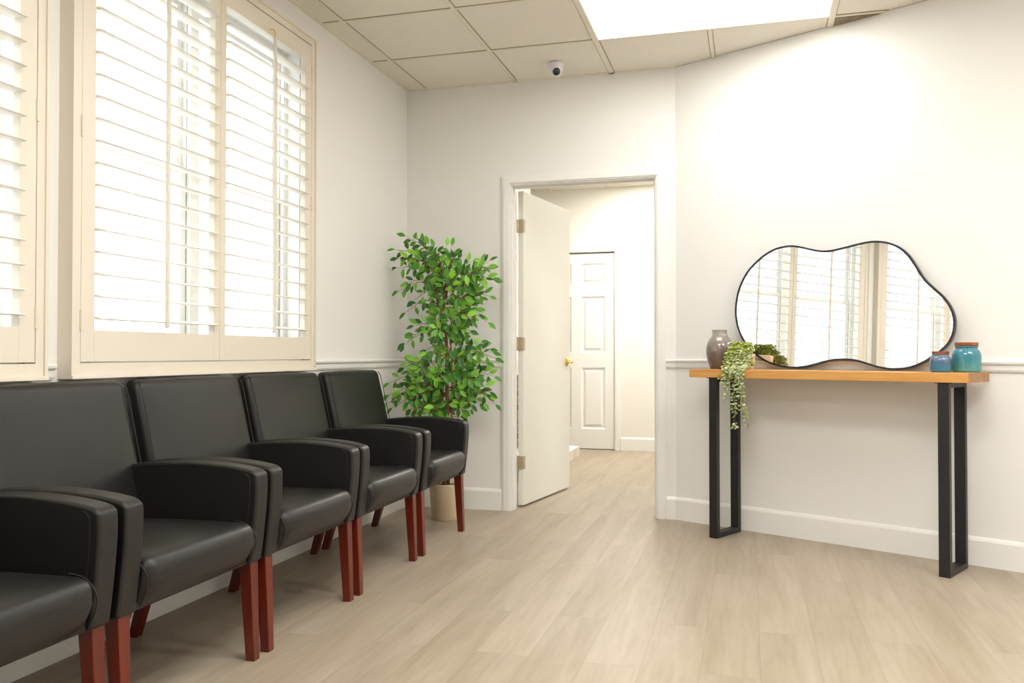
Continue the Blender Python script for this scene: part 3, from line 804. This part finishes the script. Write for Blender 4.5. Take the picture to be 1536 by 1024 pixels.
# mound: stems arching out of the pot and down its room side (local -y is the room)
for k in range(90):
    an = r2.uniform(0, 2*math.pi); rr = r2.uniform(.02, .085)
    ex, ey = math.cos(an)*rr-.008, math.sin(an)*rr*.85-.038
    hz = r2.uniform(.09, .15); ez = r2.uniform(.0, .12) if ey < -.02 else r2.uniform(.07, .13)
    ez = max(ez, .02)
    vine([(r2.uniform(-.03, .03), r2.uniform(-.03, .02), .075), (ex*.6, ey*.6, hz), (ex, ey, ez)], 9, yel, .011, .019)
# strands falling over the table's front edge (front edge is local y = -.145)
fr = -.172
for x0, zend, sway in [(a_+.038, b_, c_) for a_, b_, c_ in ((-.055, -.08, -.006), (-.045, -.13, .006), (-.04, -.17, -.01), (.0, -.30, .004), (.004, -.31, -.008), (-.01, -.22, .008), (.03, -.21, .006), (.035, -.30, .04), (.045, -.26, .01), (.02, -.12, .006), (-.03, -.05, 0), (.01, -.05, .01), (.035, -.15, .0))]:
    vine([(x0*.4, -.02, .08), (x0*.8, -.08, .085), (x0, -.13, .03), (x0, fr-.006, -.01), (x0+sway*.5, fr-.008, zend*.5), (x0+sway, fr-.006, zend)], int(10+abs(zend)*75), sage, .012, .022)
for k in range(16):
    x0 = r2.uniform(-.045, .075)
    vine([(x0*.4, -.02, .08), (x0, -.09, r2.uniform(.07, .1)), (x0*1.1, -.135, .03), (x0*1.1, fr-.005, r2.uniform(-.06, -.01))], 12, yel+sage, .011, .019)
obj('stem', sb, mat('vine stem', srgb(120, 120, 70), .7), t)
leafobj('foliage', lb, M_trail, t)

# ------------------------------------------------------------------ security camera on the ceiling
t = thing('security_camera', 'small white dome security camera with a black lens on the ceiling above the doorway', 'camera', (1.046, -.262, H))
bm = bmesh.new(); lathe(bm, [(0, -.001), (.044, -.001), (.046, -.006), (.043, -.040), (.036, -.046), (0, -.046)], 40)
obj('camera_base', bm, M_camw, t, smooth=True)
bm = bmesh.new(); lathe(bm, [(.036*math.sin(R(a)), .036*math.cos(R(a))) for a in range(0, 146, 9)]+[(0, .036*math.cos(R(145)))], 40)
hd = obj('camera_head', bm, M_camw, t, smooth=True, loc=(.003, -.012, -.050))
hd.rotation_euler = Vector((.30, -.86, -.42)).to_track_quat('-Z', 'Y').to_euler()
bm = bmesh.new(); lathe(bm, [(0, -.037), (.010, -.0365), (.019, -.033), (.0225, -.029), (.0225, -.026), (0, -.026)], 32)
obj('camera_lens', bm, M_camb, hd, smooth=True)

# ------------------------------------------------------------------ outside the windows
g = obj('ground', B((-30, -.3, -24, 14, -.5, -.3)), mat('pale paving', (.55, .54, .52, 1), .9)); struct(g)
t = thing('neighbouring_building', 'pale building with blue-grey glazing outside, faint in the mirror reflection', 'building', (-8.5, -8.0, -.3))
obj('facade', B((-3, 0, -7, 5.5, 0, 6.5)), mat('pale siding', (.85, .85, .85, 1), .8), t)
for y0, y1, z0, z1 in ((-6, -4.2, 3.1, 5), (-3.4, -1.2, 3.1, 5), (-.4, 1.6, 3.3, 5.2), (2.4, 4.6, 3.3, 5.2), (-5, -3, .8, 2.4), (-1.4, .8, .8, 2.4), (2.0, 3.2, .9, 2.6)):
    w_ = obj('window', B((.002, .06, y0-.08, y1+.08, z0-.08, z1+.08)), M_trim, t)
    obj('pane', B((.062, .066, y0, (y0+y1)/2-.03, z0, z1), (.062, .066, (y0+y1)/2+.03, y1, z0, z1)), mat('blue grey glass', (.42, .50, .58, 1), .3), w_)
t = thing('garden_railing', 'white sloping stair railing outside the window, faint in the mirror reflection', 'railing', (-4.2, -6.2, -.3))
bm = bmesh.new(); M_rail = mat('grey railing', (.34, .38, .43, 1), .5)
for z in (1.25, 1.75, 2.2):
    tube(bm, [(0, -2.4, z-.5), (0, 3.2, z+.9)], .02, 8)
obj('handrail', bm, M_rail, t)
for k in range(7):
    y = -2.3+k*.9
    bm = bmesh.new(); tube(bm, [(0, y, 0), (0, y, 1.72+(y+2.4)*.25)], .025, 8); obj('post', bm, M_rail, t)

# ------------------------------------------------------------------ world, camera, output look
w = bpy.data.worlds.new('sky'); bpy.context.scene.world = w; w.use_nodes = True
bg = w.node_tree.nodes['Background']; bg.inputs[0].default_value = (.93, .97, 1, 1); bg.inputs[1].default_value = 2.7

cam = bpy.data.cameras.new('camera'); co = bpy.data.objects.new('camera', cam); COL.objects.link(co)
cam.sensor_width = 36; cam.lens = 1273.65/1536*36; cam.clip_start = .05
co.location = (2.128, -5.106, .974); co.rotation_euler = (R(90)+.015, 0, .2717)
bpy.context.scene.camera = co
sc_ = bpy.context.scene
sc_.view_settings.view_transform = 'Standard'; sc_.view_settings.look = 'None'; sc_.view_settings.gamma = 1
sc_.view_settings.exposure = .86; sc_.view_settings.use_curve_mapping = False
